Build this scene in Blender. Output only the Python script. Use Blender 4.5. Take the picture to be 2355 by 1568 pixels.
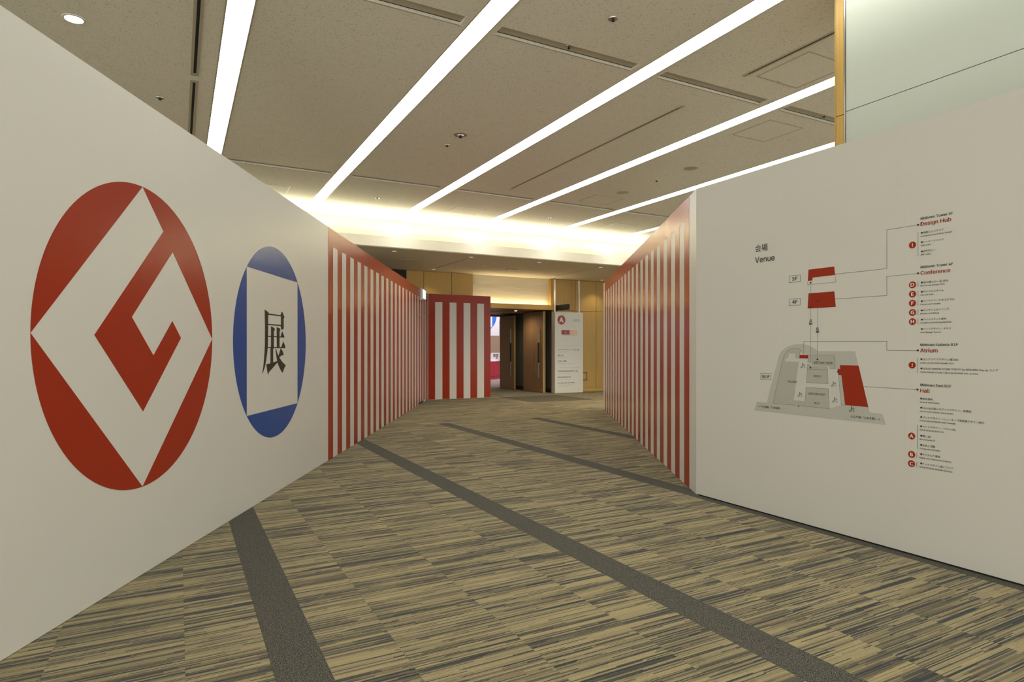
import bpy, bmesh, math, random
from mathutils import Matrix, Vector
from mathutils.geometry import tessellate_polygon

# ------------------------------------------------------------------ camera, world, exposure
random.seed(7)
scene = bpy.context.scene
COL = scene.collection
for o in list(bpy.data.objects):
    bpy.data.objects.remove(o)

FPX, YAW, CAM_H = 1435.0, math.radians(28.15), 1.29      # image taken as 2355 x 1568
cam_data = bpy.data.cameras.new('camera')
cam_data.sensor_fit = 'HORIZONTAL'
cam_data.sensor_width = 36.0
cam_data.lens = 36.0 * FPX / 2355.0
cam_data.shift_y = 19.0 / 2355.0
cam_data.clip_start, cam_data.clip_end = 0.05, 200
cam = bpy.data.objects.new('camera', cam_data)
COL.objects.link(cam)
cam.location = (0, 0, CAM_H)
cam.rotation_euler = (math.pi / 2, 0, -YAW)
scene.camera = cam
scene.cycles.use_light_tree = False      # few, large lamps: plain light sampling is quicker and as clean

world = bpy.data.worlds.new('world')
scene.world = world
world.use_nodes = True
world.node_tree.nodes['Background'].inputs[0].default_value = (1.0, 1.0, 0.95, 1)
world.node_tree.nodes['Background'].inputs[1].default_value = 2.2

scene.view_settings.view_transform = 'Standard'
scene.view_settings.look = 'None'
scene.view_settings.exposure = 0.16
scene.view_settings.gamma = 1.0
scene.view_settings.use_curve_mapping = False

STRIP_POWER = 12.0            # ceiling light strips
COVE_POWER = 85.0            # hidden cove strip
LEDGE_POWER = 45.0            # hidden strip above the doors
HALL_POWER = 330.0           # area lamp of the bright hall behind the doors
STRIP_COL = (1.0, 1.01, 0.94)
COVE_COL = (1.0, 0.93, 0.68)

def area_lamp(name, loc, sx, sy, power, col, rot=(0, 0, 0)):
    d = bpy.data.lights.new(name, 'AREA')
    d.shape = 'RECTANGLE'; d.size = sx; d.size_y = sy; d.energy = power; d.color = col
    o = bpy.data.objects.new(name, d); COL.objects.link(o); o.location = loc; o.rotation_euler = rot
    return o
area_lamp('hall_lamp', (12.2, 23.2, 4.3), 6.0, 5.0, HALL_POWER, (1.0, 0.95, 1.0))
def spot_lamp(name, loc, power, col, angle=1.6, blend=0.6):
    d = bpy.data.lights.new(name, 'SPOT'); d.energy = power; d.color = col; d.spot_size = angle; d.spot_blend = blend
    d.shadow_soft_size = 0.05
    o = bpy.data.objects.new(name, d); COL.objects.link(o); o.location = loc
    return o

# ------------------------------------------------------------------ measurements (metres)
KANJI = [[(2.78, 1.631), (2.806, 1.626), (2.855, 1.614), (2.876, 1.603), (2.874, 1.592), (2.859, 1.585), (2.855, 1.461), (2.85, 1.314), (2.836, 1.259), (2.81, 1.187), (2.779, 1.133), (2.736, 1.086), (2.728, 1.089), (2.748, 1.134), (2.764, 1.192), (2.776, 1.26), (2.785, 1.327), (2.787, 1.486)], [(2.867, 1.602), (3.155, 1.603), (3.155, 1.592), (2.867, 1.591)], [(3.185, 1.639), (3.211, 1.626), (3.235, 1.605), (3.248, 1.59), (3.243, 1.579), (3.229, 1.573), (3.232, 1.487), (3.221, 1.476), (3.194, 1.471), (3.171, 1.473), (3.16, 1.48), (3.16, 1.587), (3.147, 1.6), (3.161, 1.618)], [(2.855, 1.512), (3.165, 1.514), (3.165, 1.502), (2.855, 1.502)], [(2.922, 1.492), (2.97, 1.486), (2.998, 1.479), (3.011, 1.469), (3.003, 1.457), (2.988, 1.448), (2.988, 1.303), (2.973, 1.289), (2.971, 1.167), (2.91, 1.162), (2.91, 1.303), (2.922, 1.31)], [(3.054, 1.49), (3.102, 1.485), (3.134, 1.48), (3.145, 1.471), (3.139, 1.459), (3.126, 1.45), (3.126, 1.308), (3.059, 1.308), (3.056, 1.448)], [(2.855, 1.408), (2.922, 1.409), (2.988, 1.407), (3.056, 1.407), (3.152, 1.407), (3.19, 1.456), (3.215, 1.439), (3.235, 1.421), (3.248, 1.404), (3.246, 1.398), (3.128, 1.399), (3.056, 1.398), (2.988, 1.399), (2.922, 1.399), (2.855, 1.398)], [(2.849, 1.31), (2.922, 1.311), (3.171, 1.311), (3.217, 1.363), (3.242, 1.344), (3.262, 1.326), (3.274, 1.309), (3.27, 1.3), (3.155, 1.3), (2.988, 1.302), (2.849, 1.301)], [(2.815, 1.162), (2.91, 1.166), (2.971, 1.173), (3.07, 1.184), (3.074, 1.17), (3.001, 1.141), (2.927, 1.11), (2.873, 1.089), (2.857, 1.07), (2.849, 1.074), (2.837, 1.104), (2.822, 1.141)], [(3.026, 1.302), (3.045, 1.287), (3.07, 1.258), (3.1, 1.23), (3.128, 1.21), (3.181, 1.18), (3.235, 1.157), (3.285, 1.141), (3.251, 1.119), (3.228, 1.098), (3.205, 1.072), (3.181, 1.082), (3.135, 1.113), (3.096, 1.148), (3.074, 1.172), (3.059, 1.201), (3.045, 1.239), (3.032, 1.272)], [(3.157, 1.3), (3.181, 1.286), (3.208, 1.267), (3.225, 1.25), (3.227, 1.237), (3.215, 1.234), (3.192, 1.235), (3.155, 1.228), (3.109, 1.215), (3.1, 1.23), (3.122, 1.258), (3.142, 1.282)]]
G_INNER = [(1.319, 1.897), (0.897, 1.47), (1.108, 1.254), (1.314, 1.466), (1.416, 1.362), (1.004, 0.934), (0.584, 1.363), (1.215, 2.005)]
MAP_SHAPES = [('base_plan', 'map_grey', [(0.865, 1.246), (0.892, 1.283), (0.94, 1.311), (0.993, 1.326), (1.054, 1.33), (1.114, 1.321), (1.163, 1.297), (1.197, 1.277), (1.472, 1.277), (1.574, 0.871), (1.659, 0.869), (1.683, 0.799), (0.632, 0.803), (0.658, 0.874), (0.752, 0.874)]), ('passage_plan', 'map_pale', [(0.911, 1.265), (1.052, 1.266), (1.116, 1.248), (1.113, 1.196), (1.145, 1.197), (1.147, 1.176), (1.287, 1.175), (1.289, 1.154), (1.328, 1.153), (1.345, 1.153), (1.35, 1.113), (1.374, 0.905), (1.284, 0.871), (1.088, 0.874), (0.995, 0.91), (0.921, 1.198)]), ('galleria_plan', 'map_dark', [(0.809, 0.874), (0.908, 1.24), (0.921, 1.263), (0.943, 1.279), (0.969, 1.293), (1.001, 1.298), (1.032, 1.295), (1.051, 1.287), (1.045, 1.248), (1.043, 1.223), (1.007, 1.224), (1.008, 1.257), (0.953, 1.258), (0.947, 1.224), (0.929, 1.224), (0.921, 1.198), (1.037, 1.197), (0.995, 0.91), (1.085, 0.909), (1.086, 0.874)]), ('tower_plan', 'map_dark', [(1.116, 1.248), (1.319, 1.249), (1.328, 1.153), (1.289, 1.154), (1.287, 1.175), (1.147, 1.176), (1.145, 1.197), (1.113, 1.196)]), ('shop_plan', 'map_dark', [(1.11, 1.18), (1.126, 1.18), (1.128, 1.167), (1.269, 1.165), (1.274, 1.046), (1.101, 1.047)]), ('west_plan', 'map_dark', [(1.098, 1.012), (1.276, 1.012), (1.284, 0.871), (1.088, 0.874)]), ('side_plan', 'map_grey', [(1.351, 1.113), (1.373, 1.111), (1.401, 0.906), (1.374, 0.906)]), ('hall_plan', 'red', [(1.362, 1.18), (1.497, 1.18), (1.565, 0.905), (1.401, 0.906), (1.374, 1.111), (1.351, 1.113), (1.345, 1.153), (1.365, 1.153)]), ('atrium_plan', 'red', [(1.046, 1.249), (1.116, 1.248), (1.114, 1.223), (1.041, 1.223)]), ('fifth_floor_plan', 'red', [(1.118, 1.87), (1.32, 1.869), (1.326, 1.81), (1.15, 1.809), (1.15, 1.788), (1.113, 1.788)]), ('fourth_floor_plan', 'red', [(1.118, 1.697), (1.321, 1.695), (1.332, 1.586), (1.111, 1.587)]), ('arrow_mark', 'ink', [(1.343, 1.141), (1.355, 1.133), (1.343, 1.125)]), ('arrow_mark', 'ink', [(1.037, 0.879), (1.044, 0.866), (1.03, 0.865)])]
MAP_LINES = [(2.2, [(1.113, 1.788), (1.11, 1.761), (1.333, 1.759), (1.326, 1.81)]), (3.5, [(0.956, 1.841), (1.05, 1.838), (1.05, 1.79), (0.955, 1.791), (0.956, 1.841)]), (3.5, [(0.956, 1.666), (1.05, 1.665), (1.05, 1.617), (0.955, 1.618), (0.956, 1.666)]), (3.5, [(0.697, 1.102), (0.791, 1.101), (0.79, 1.053), (0.696, 1.053), (0.697, 1.102)]), (2.6, [(1.326, 1.815), (1.688, 1.813), (1.688, 2.064), (1.882, 2.062)]), (2.6, [(1.328, 1.641), (1.688, 1.639), (1.688, 1.762), (1.882, 1.761)]), (2.6, [(1.078, 1.25), (1.079, 1.348), (1.688, 1.343), (1.688, 1.284), (1.88, 1.283)]), (2.6, [(1.531, 1.041), (1.878, 1.04)]), (2.0, [(1.137, 1.774), (1.134, 1.157)]), (2.0, [(1.191, 1.639), (1.19, 1.217)]), (2.4, [(0.809, 0.874), (0.908, 1.24), (0.921, 1.263), (0.943, 1.279), (0.969, 1.293), (1.001, 1.298), (1.032, 1.295), (1.051, 1.287), (1.045, 1.248)]), (2.4, [(0.809, 0.874), (1.014, 0.874)]), (2.4, [(1.06, 0.874), (1.086, 0.874)]), (2.2, [(1.116, 1.248), (1.319, 1.249), (1.328, 1.153), (1.289, 1.154), (1.287, 1.175), (1.147, 1.176), (1.145, 1.197), (1.113, 1.196), (1.116, 1.248)]), (2.2, [(1.11, 1.18), (1.126, 1.18), (1.128, 1.167), (1.269, 1.165), (1.274, 1.046), (1.101, 1.047), (1.11, 1.18)]), (2.2, [(1.109, 1.145), (1.271, 1.144)]), (2.2, [(1.098, 1.012), (1.276, 1.012), (1.284, 0.871), (1.088, 0.874), (1.098, 1.012)]), (2.2, [(1.373, 1.111), (1.351, 1.113), (1.374, 0.906), (1.401, 0.906)]), (2.2, [(1.357, 1.065), (1.378, 1.065)]), (2.4, [(1.881, 2.017), (1.881, 1.868)]), (2.4, [(1.881, 1.711), (1.881, 1.677)]), (2.4, [(1.881, 1.653), (1.881, 1.617)]), (2.4, [(1.881, 1.595), (1.881, 1.56)]), (2.4, [(1.881, 1.537), (1.881, 1.503)]), (2.4, [(1.881, 1.48), (1.881, 1.446)]), (2.4, [(1.879, 1.237), (1.879, 1.145)]), (2.4, [(1.877, 0.821), (1.877, 0.672)]), (2.4, [(1.874, 0.648), (1.874, 0.615)]), (2.4, [(1.874, 0.591), (1.874, 0.558)])]
MAP_BADGES = [('I', 1.848, 1.942), ('D', 1.848, 1.693), ('E', 1.848, 1.635), ('F', 1.848, 1.578), ('G', 1.848, 1.52), ('H', 1.848, 1.463), ('J', 1.846, 1.191), ('A', 1.843, 0.747), ('B', 1.843, 0.632), ('C', 1.842, 0.574)]
MAP_NODES = [(1.882, 2.062), (1.882, 1.761), (1.88, 1.283), (1.878, 1.04), (1.137, 1.774), (1.137, 1.6), (1.191, 1.639), (1.19, 1.217), (1.134, 1.157)]
MAP_BULLETS = [(1.904, 2.009), (1.904, 1.951), (1.904, 1.894), (1.904, 1.702), (1.904, 1.645), (1.904, 1.587), (1.904, 1.53), (1.904, 1.473), (1.904, 1.415), (1.901, 1.229), (1.901, 1.172), (1.9, 0.986), (1.9, 0.929), (1.9, 0.871), (1.9, 0.814), (1.9, 0.756), (1.9, 0.699), (1.9, 0.642), (1.9, 0.585)]
ELEVATORS = [(1.136, 1.486), (1.19, 1.427)]
ESCALATORS = [(1.073, 1.168), (1.048, 0.953), (1.316, 1.044), (1.326, 0.933), (1.45, 0.878)]
MAP_TEXT = [('会場', 0.642, 2.065, 0.118, 0, 'ink'), ('Venue', 0.642, 1.975, 0.183, 0, 'ink'), ('5F', 0.982, 1.802, 0.044, 0.027, 'ink'), ('4F', 0.98, 1.629, 0.046, 0.028, 'ink'), ('Midtown Tower 5F', 1.897, 2.09, 0.183, 0, 'ink'), ('Design Hub', 1.897, 2.052, 0.172, 0, 'red'), ('建築とインテリア', 1.913, 2.003, 0.116, 0, 'ink'), ('Architecture and Interior Design', 1.896, 1.984, 0.179, 0, 'ink'), ('トーク／イベント', 1.913, 1.945, 0.116, 0, 'ink'), ('Talk, Event', 1.896, 1.927, 0.06, 0, 'ink'), ('JDPロビー', 1.913, 1.889, 0.071, 0, 'ink'), ('JDP Lobby', 1.896, 1.87, 0.06, 0, 'ink'), ('Midtown Tower 4F', 1.897, 1.79, 0.183, 0, 'ink'), ('Conference', 1.897, 1.75, 0.168, 0, 'red'), ('私の選んだ一品 2025', 1.913, 1.696, 0.14, 0, 'ink'), ('My Favorite Design 2025', 1.896, 1.678, 0.138, 0, 'ink'), ('ライフとスタイル', 1.913, 1.639, 0.116, 0, 'ink'), ('Life and Style', 1.896, 1.621, 0.076, 0, 'ink'), ('ファクトリーとホスピタル', 1.913, 1.582, 0.175, 0, 'ink'), ('Factory and Hospital', 1.896, 1.563, 0.115, 0, 'ink'), ('キッチンとダイニング', 1.913, 1.525, 0.146, 0, 'ink'), ('Kitchen and Dining', 1.896, 1.506, 0.106, 0, 'ink'), ('ファシリティと建材', 1.913, 1.468, 0.13, 0, 'ink'), ('Facilities and Building Materials', 1.896, 1.449, 0.175, 0, 'ink'), ('グッドデザイン・テラス', 1.913, 1.41, 0.156, 0, 'ink'), ('Good Design Terrace', 1.896, 1.39, 0.117, 0, 'ink'), ('Midtown Galleria B1F', 1.895, 1.31, 0.211, 0, 'ink'), ('Atrium', 1.895, 1.271, 0.099, 0, 'red'), ('ロングライフデザイン賞2025', 1.91, 1.223, 0.197, 0, 'ink'), ('LONG LIFE DESIGN AWARD 2025', 1.895, 1.202, 0.189, 0, 'ink'), ('GOOD DESIGN STORE TOKYO by NOHARA Pop-up ストア', 1.91, 1.166, 0.401, 0, 'ink'), ('GOOD DESIGN STORE TOKYO by NOHARA pop-up store', 1.895, 1.145, 0.317, 0, 'ink'), ('Midtown East B1F', 1.895, 1.063, 0.176, 0, 'ink'), ('Hall', 1.895, 1.024, 0.055, 0, 'red'), ('総合案内', 1.909, 0.979, 0.057, 0, 'ink'), ('General Information', 1.893, 0.96, 0.111, 0, 'ink'), ('「みんなの選んだグッドデザイン」投票所', 1.906, 0.923, 0.271, 0, 'ink'), ('Our Favorite G Mark Voting Booth', 1.892, 0.903, 0.188, 0, 'ink'), ('グッドデザイン・ニューホープ賞受賞デザイン紹介', 1.909, 0.865, 0.335, 0, 'ink'), ('GOOD DESIGN NEW HOPE AWARD', 1.892, 0.845, 0.201, 0, 'ink'), ('グッドデザイン・ベスト100', 1.908, 0.808, 0.184, 0, 'ink'), ('GOOD DESIGN BEST100', 1.892, 0.788, 0.137, 0, 'ink'), ('推し60', 1.907, 0.75, 0.047, 0, 'ink'), ('Recommend 60', 1.892, 0.73, 0.088, 0, 'ink'), ('社会と活動', 1.907, 0.693, 0.073, 0, 'ink'), ('Society and Activities', 1.891, 0.673, 0.121, 0, 'ink'), ('デジタルと通信', 1.906, 0.636, 0.103, 0, 'ink'), ('Digital and Telecommunications', 1.891, 0.616, 0.18, 0, 'ink'), ('グッドデザイン賞とアジア', 1.906, 0.578, 0.176, 0, 'ink'), ('GOOD DESIGN AWARD and Asia', 1.89, 0.558, 0.186, 0, 'ink'), ('MIDTOWN TOWER', 1.162, 1.185, 0.146, 0.017, 'ink'), ('UNIQLO', 1.158, 1.09, 0.061, 0.016, 'ink'), ('GALLERIA', 0.943, 1.04, 0.079, 0.016, 'ink'), ('MIDTOWN WEST', 1.12, 0.96, 0.134, 0.016, 'ink'), ('MUJI', 1.165, 0.895, 0.042, 0.016, 'ink'), ('B1F', 0.712, 1.063, 0.066, 0.025, 'ink'), ('←千代田線「乃木坂駅」', 0.675, 0.832, 0.203, 0, 'ink'), ('大江戸線「六本木駅」→', 1.441, 0.825, 0.202, 0, 'ink')]
BOARD_TEXT = [('GOOD DESIGN', 0.652, 2.155, 0.196, 0, 'ink'), ('EXHIBITION 2025', 0.625, 2.119, 0.245, 0, 'ink'), ('グッドデザイン・ベスト100', 0.099, 1.255, 0.745, 0, 'ink'), ('推し60', 0.099, 1.086, 0.191, 0, 'ink'), ('社会と活動', 0.099, 0.92, 0.296, 0, 'ink'), ('GOOD DESIGN BEST 100', 0.099, 0.621, 0.703, 0.044, 'ink'), ('Recommend 60', 0.099, 0.45, 0.44, 0.045, 'ink'), ('Society and Activities', 0.099, 0.284, 0.596, 0.045, 'ink')]
BOARD_RECTS = [('red', 0.222, 1.722, 0.514, 1.856), ('tan', 0.54, 1.725, 0.571, 1.857), ('tan', 0.589, 1.726, 0.78, 1.86), ('map_grey', 0.09, 1.387, 0.881, 1.393), ('map_grey', 0.099, 0.752, 0.88, 0.746), ('map_dark', 0.099, 1.206, 0.488, 1.211), ('map_dark', 0.099, 1.038, 0.43, 1.042), ('map_dark', 0.099, 0.874, 0.666, 0.874), ('map_dark', 0.099, 0.84, 0.36, 0.843), ('map_dark', 0.099, 0.572, 0.553, 0.569), ('map_dark', 0.099, 0.404, 0.553, 0.399), ('map_dark', 0.099, 0.242, 0.589, 0.235), ('map_dark', 0.099, 0.203, 0.43, 0.199), ('map_dark', 0.249, 1.692, 0.777, 1.703), ('map_dark', 0.196, 1.587, 0.265, 1.594), ('map_dark', 0.313, 1.564, 0.43, 1.571)]
BOARD_BADGE = (0.222, 2.152, 0.133, 0.222, 2.152)
BOARD_DOT = (0.371, 1.789, 0.677, 1.793)

H_WALL, Z_CEIL, Z_SOFFIT = 2.71, 4.02, 3.395
Y_LIP, Y_COVE, Y_WOOD = 12.5, 12.86, 15.8
STRIP_X0, STRIP_DX, STRIP_W = 0.335, 1.82, 0.205
GL0, GL1 = (-0.648, 3.265), (5.60, 15.05)      # corridor side of the left partition
GR0, GR1 = (4.052, 4.107), (8.122, 10.979)     # corridor side of the right striped partition

# ------------------------------------------------------------------ materials
MAT = {}
class NT:
    def __init__(self, name):
        m = bpy.data.materials.new(name); m.use_nodes = True
        self.m, self.t = m, m.node_tree
        self.b = self.t.nodes['Principled BSDF']
        MAT[name] = m
    def n(self, kind, **kw):
        x = self.t.nodes.new(kind)
        for k, v in kw.items(): setattr(x, k, v)
        return x
    def link(self, a, b): self.t.links.new(a, b)
    def val(self, sock, v):
        if hasattr(v, 'is_linked'): self.link(v, sock)
        else: sock.default_value = v
    def math(self, op, a, b=0.0, c=0.0):
        x = self.n('ShaderNodeMath', operation=op)
        self.val(x.inputs[0], a); self.val(x.inputs[1], b); self.val(x.inputs[2], c)
        return x.outputs[0]
    def xyz(self, x, y, z=0.0):
        c = self.n('ShaderNodeCombineXYZ')
        self.val(c.inputs[0], x); self.val(c.inputs[1], y); self.val(c.inputs[2], z)
        return c.outputs[0]
    def noise(self, vec, scale, detail=2.0, rough=0.5):
        x = self.n('ShaderNodeTexNoise'); self.link(vec, x.inputs['Vector'])
        x.inputs['Scale'].default_value = scale; x.inputs['Detail'].default_value = detail; x.inputs['Roughness'].default_value = rough
        return x.outputs['Fac']
    def white(self, vec):
        x = self.n('ShaderNodeTexWhiteNoise', noise_dimensions='3D'); self.link(vec, x.inputs['Vector'])
        return x.outputs['Value']
    def ramp(self, fac, stops, interp='LINEAR'):
        r = self.n('ShaderNodeValToRGB'); r.color_ramp.interpolation = interp
        e = r.color_ramp.elements
        while len(e) < len(stops): e.new(0.5)
        for i, (p, c) in enumerate(stops): e[i].position = p; e[i].color = tuple(c) + (1,)
        self.link(fac, r.inputs[0]); return r.outputs[0]
    def mix(self, f, a, b, mode='MIX'):
        x = self.n('ShaderNodeMix', data_type='RGBA', blend_type=mode)
        self.val(x.inputs[0], f)
        for s, v in ((x.inputs[6], a), (x.inputs[7], b)):
            if isinstance(v, tuple): s.default_value = v + (1,) if len(v) == 3 else v
            else: self.link(v, s)
        return x.outputs[2]
    def bump(self, h, strength=0.2, dist=0.01):
        x = self.n('ShaderNodeBump'); x.inputs['Strength'].default_value = strength; x.inputs['Distance'].default_value = dist
        self.link(h, x.inputs['Height']); self.link(x.outputs[0], self.b.inputs['Normal'])
    def pos(self): return self.n('ShaderNodeNewGeometry').outputs['Position']
    def sep(self, v):
        x = self.n('ShaderNodeSeparateXYZ'); self.link(v, x.inputs[0]); return x.outputs

def srgb(r, g, b):
    f = lambda c: (c / 255 / 12.92) if c <= 10 else (((c / 255) + 0.055) / 1.055) ** 2.4
    return (f(r), f(g), f(b))

def plain(name, col, rough=0.5, metal=0.0, spec=0.5, var=0.04, scale=8.0):
    n = NT(name)
    f = n.noise(n.pos(), scale, 3.0)
    a = tuple(c * (1 - var) for c in col); b = tuple(min(1, c * (1 + var)) for c in col)
    n.link(n.mix(f, a, b), n.b.inputs['Base Color'])
    n.b.inputs['Roughness'].default_value = rough; n.b.inputs['Metallic'].default_value = metal
    n.b.inputs['Specular IOR Level'].default_value = spec
    return n
def glow(name, col, power):
    n = NT(name)
    n.b.inputs['Base Color'].default_value = (0.8, 0.8, 0.8, 1)
    n.b.inputs['Emission Color'].default_value = tuple(col) + (1,)
    n.b.inputs['Emission Strength'].default_value = power
    return n
def vinyl(name, col, rough, var=0.015):
    n = plain(name, col, rough, spec=0.36, var=var, scale=1.5)
    return n
vinyl('white_vinyl', (0.597, 0.577, 0.523), 0.33)
vinyl('red', (0.295, 0.027, 0.009), 0.24)
MAT['red'].node_tree.nodes['Principled BSDF'].inputs['Specular IOR Level'].default_value = 0.22
MAT['white_vinyl'].node_tree.nodes['Principled BSDF'].inputs['Specular IOR Level'].default_value = 0.5
vinyl('blue', (0.011, 0.057, 0.26), 0.24)
vinyl('ink', (0.022, 0.02, 0.014), 0.4)
plain('map_pale', (0.55, 0.545, 0.495), 0.42); plain('map_grey', (0.445, 0.435, 0.385), 0.42); plain('map_dark', (0.405, 0.392, 0.342), 0.42)
plain('map_ink', (0.09, 0.085, 0.075), 0.45); plain('tan', (0.75, 0.45, 0.24), 0.45); plain('badge_white', (0.80, 0.75, 0.66), 0.45)
plain('core_board', (0.45, 0.42, 0.36), 0.8); plain('gap_black', (0.012, 0.012, 0.012), 0.8); plain('floor_gap', (0.03, 0.03, 0.028), 0.9)
plain('strip_side', (0.26, 0.26, 0.24), 0.6); plain('white_metal', (0.80, 0.78, 0.72), 0.35); plain('cream_wall', (0.78, 0.73, 0.62), 0.6); plain('cove_white', (0.68, 0.65, 0.57), 0.6); plain('cove_back', (0.44, 0.42, 0.345), 0.95, spec=0.05)
plain('dark_wall', (0.13, 0.125, 0.105), 0.7); plain('brown_base', (0.05, 0.03, 0.018), 0.5); plain('black_metal', (0.02, 0.021, 0.02), 0.6, spec=0.25)
plain('steel', (0.55, 0.54, 0.50), 0.3, 1.0); plain('grey_metal', (0.30, 0.28, 0.22), 0.4); plain('trim_metal', (0.50, 0.45, 0.33), 0.4)
plain('hall_red', (0.58, 0.045, 0.075), 0.5); plain('banner_white', (0.80, 0.79, 0.82), 0.6); plain('banner_blue', (0.03, 0.17, 0.70), 0.6)
plain('speaker_grille', (0.36, 0.31, 0.20), 0.6); plain('photo_brown', (0.30, 0.20, 0.13), 0.6); plain('photo_blue', (0.35, 0.55, 0.72), 0.6); plain('photo_grey', (0.25, 0.25, 0.25), 0.6)
glow('strip_light', STRIP_COL, STRIP_POWER); glow('cove_light', COVE_COL, COVE_POWER); glow('ledge_light', (1.0, 0.85, 0.52), LEDGE_POWER)
glow('lamp_white', (1.0, 0.98, 0.95), 14.0); glow('lamp_dim', (1.0, 0.93, 0.8), 0.45); glow('exit_glow', (0.35, 0.95, 0.85), 1.0); glow('exit_white', (0.9, 1.0, 0.95), 1.3)

for nm_ in ('lamp_white', 'lamp_dim', 'exit_glow', 'exit_white'): MAT[nm_].cycles.emission_sampling = 'NONE'

def wood(name, c1, c2, rough=0.45, vertical=True):
    n = NT(name)
    s = n.sep(n.pos())
    v = n.xyz(n.math('MULTIPLY', s[0], 60.0), n.math('MULTIPLY', s[1], 60.0), n.math('MULTIPLY', s[2], 1.6)) if vertical else \
        n.xyz(n.math('MULTIPLY', s[0], 1.6), n.math('MULTIPLY', s[1], 1.6), n.math('MULTIPLY', s[2], 60.0))
    f = n.noise(v, 1.0, 4.0, 0.6)
    n.link(n.ramp(f, [(0.3, c1), (0.7, c2)]), n.b.inputs['Base Color'])
    n.b.inputs['Roughness'].default_value = rough
    n.bump(f, 0.05, 0.003)
    return n
wood('oak', (0.40, 0.235, 0.045), (0.50, 0.31, 0.07)); wood('oak_flat', (0.44, 0.255, 0.048), (0.52, 0.32, 0.07), vertical=False)
wood('walnut', (0.26, 0.14, 0.06), (0.36, 0.205, 0.095)); wood('hall_oak', (0.50, 0.36, 0.25), (0.58, 0.42, 0.30)); wood('lit_edge_wood', (0.42, 0.27, 0.09), (0.50, 0.33, 0.12))  # the last wood is a lighter golden tone for the lit door edges

def make_stone():
    n = NT('stone_panel')
    s = n.sep(n.pos())
    v = n.xyz(n.math('MULTIPLY', s[0], 0.5), s[1], n.math('MULTIPLY', s[2], 5.0))
    f = n.noise(v, 2.2, 6.0, 0.6)
    n.link(n.ramp(f, [(0.25, (0.62, 0.54, 0.38)), (0.75, (0.74, 0.66, 0.49))]), n.b.inputs['Base Color'])
    n.b.inputs['Roughness'].default_value = 0.7
    n.bump(f, 0.4, 0.02)
make_stone()

def make_ceiling():
    n = NT('ceiling_board')
    p = n.pos()
    s = n.sep(p)
    v = n.xyz(n.math('MULTIPLY', s[0], 0.55), s[1], s[2])
    warp = n.noise(p, 9.0, 2.0)
    f = n.noise(v, 120.0, 1.0, 0.4)
    g = n.noise(p, 320.0, 1.0)
    pit = n.math('MULTIPLY', n.math('GREATER_THAN', n.math('ADD', f, n.math('MULTIPLY', n.math('SUBTRACT', warp, 0.5), 0.12)), 0.66), 0.45)
    base = n.mix(g, (0.82, 0.775, 0.645), (0.90, 0.855, 0.725))
    n.link(n.mix(pit, base, (0.24, 0.21, 0.15)), n.b.inputs['Base Color'])
    n.b.inputs['Roughness'].default_value = 0.95
    n.b.inputs['Specular IOR Level'].default_value = 0.1
    n.bump(n.math('SUBTRACT', 1.0, pit), 0.3, 0.004)
make_ceiling()
plain('soffit_board', (0.78, 0.69, 0.53), 0.95, spec=0.1)

def make_glass():
    n = plain('frosted_panel', (0.46, 0.49, 0.42), 0.33, var=0.02, scale=0.8)
    s = n.sep(n.pos())
    streak = n.noise(n.xyz(n.math('MULTIPLY', s[0], 2.5), n.math('MULTIPLY', s[1], 2.5), n.math('MULTIPLY', s[2], 0.7)), 1.0, 3.0)
    r = n.n('ShaderNodeMapRange'); n.link(streak, r.inputs[0])
    r.inputs[1].default_value = 0.3; r.inputs[2].default_value = 0.7; r.inputs[3].default_value = 0.28; r.inputs[4].default_value = 0.33
    n.link(r.outputs[0], n.b.inputs['Roughness'])
    n.b.inputs['Coat Weight'].default_value = 0.3; n.b.inputs['Coat Roughness'].default_value = 0.2
make_glass()

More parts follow.
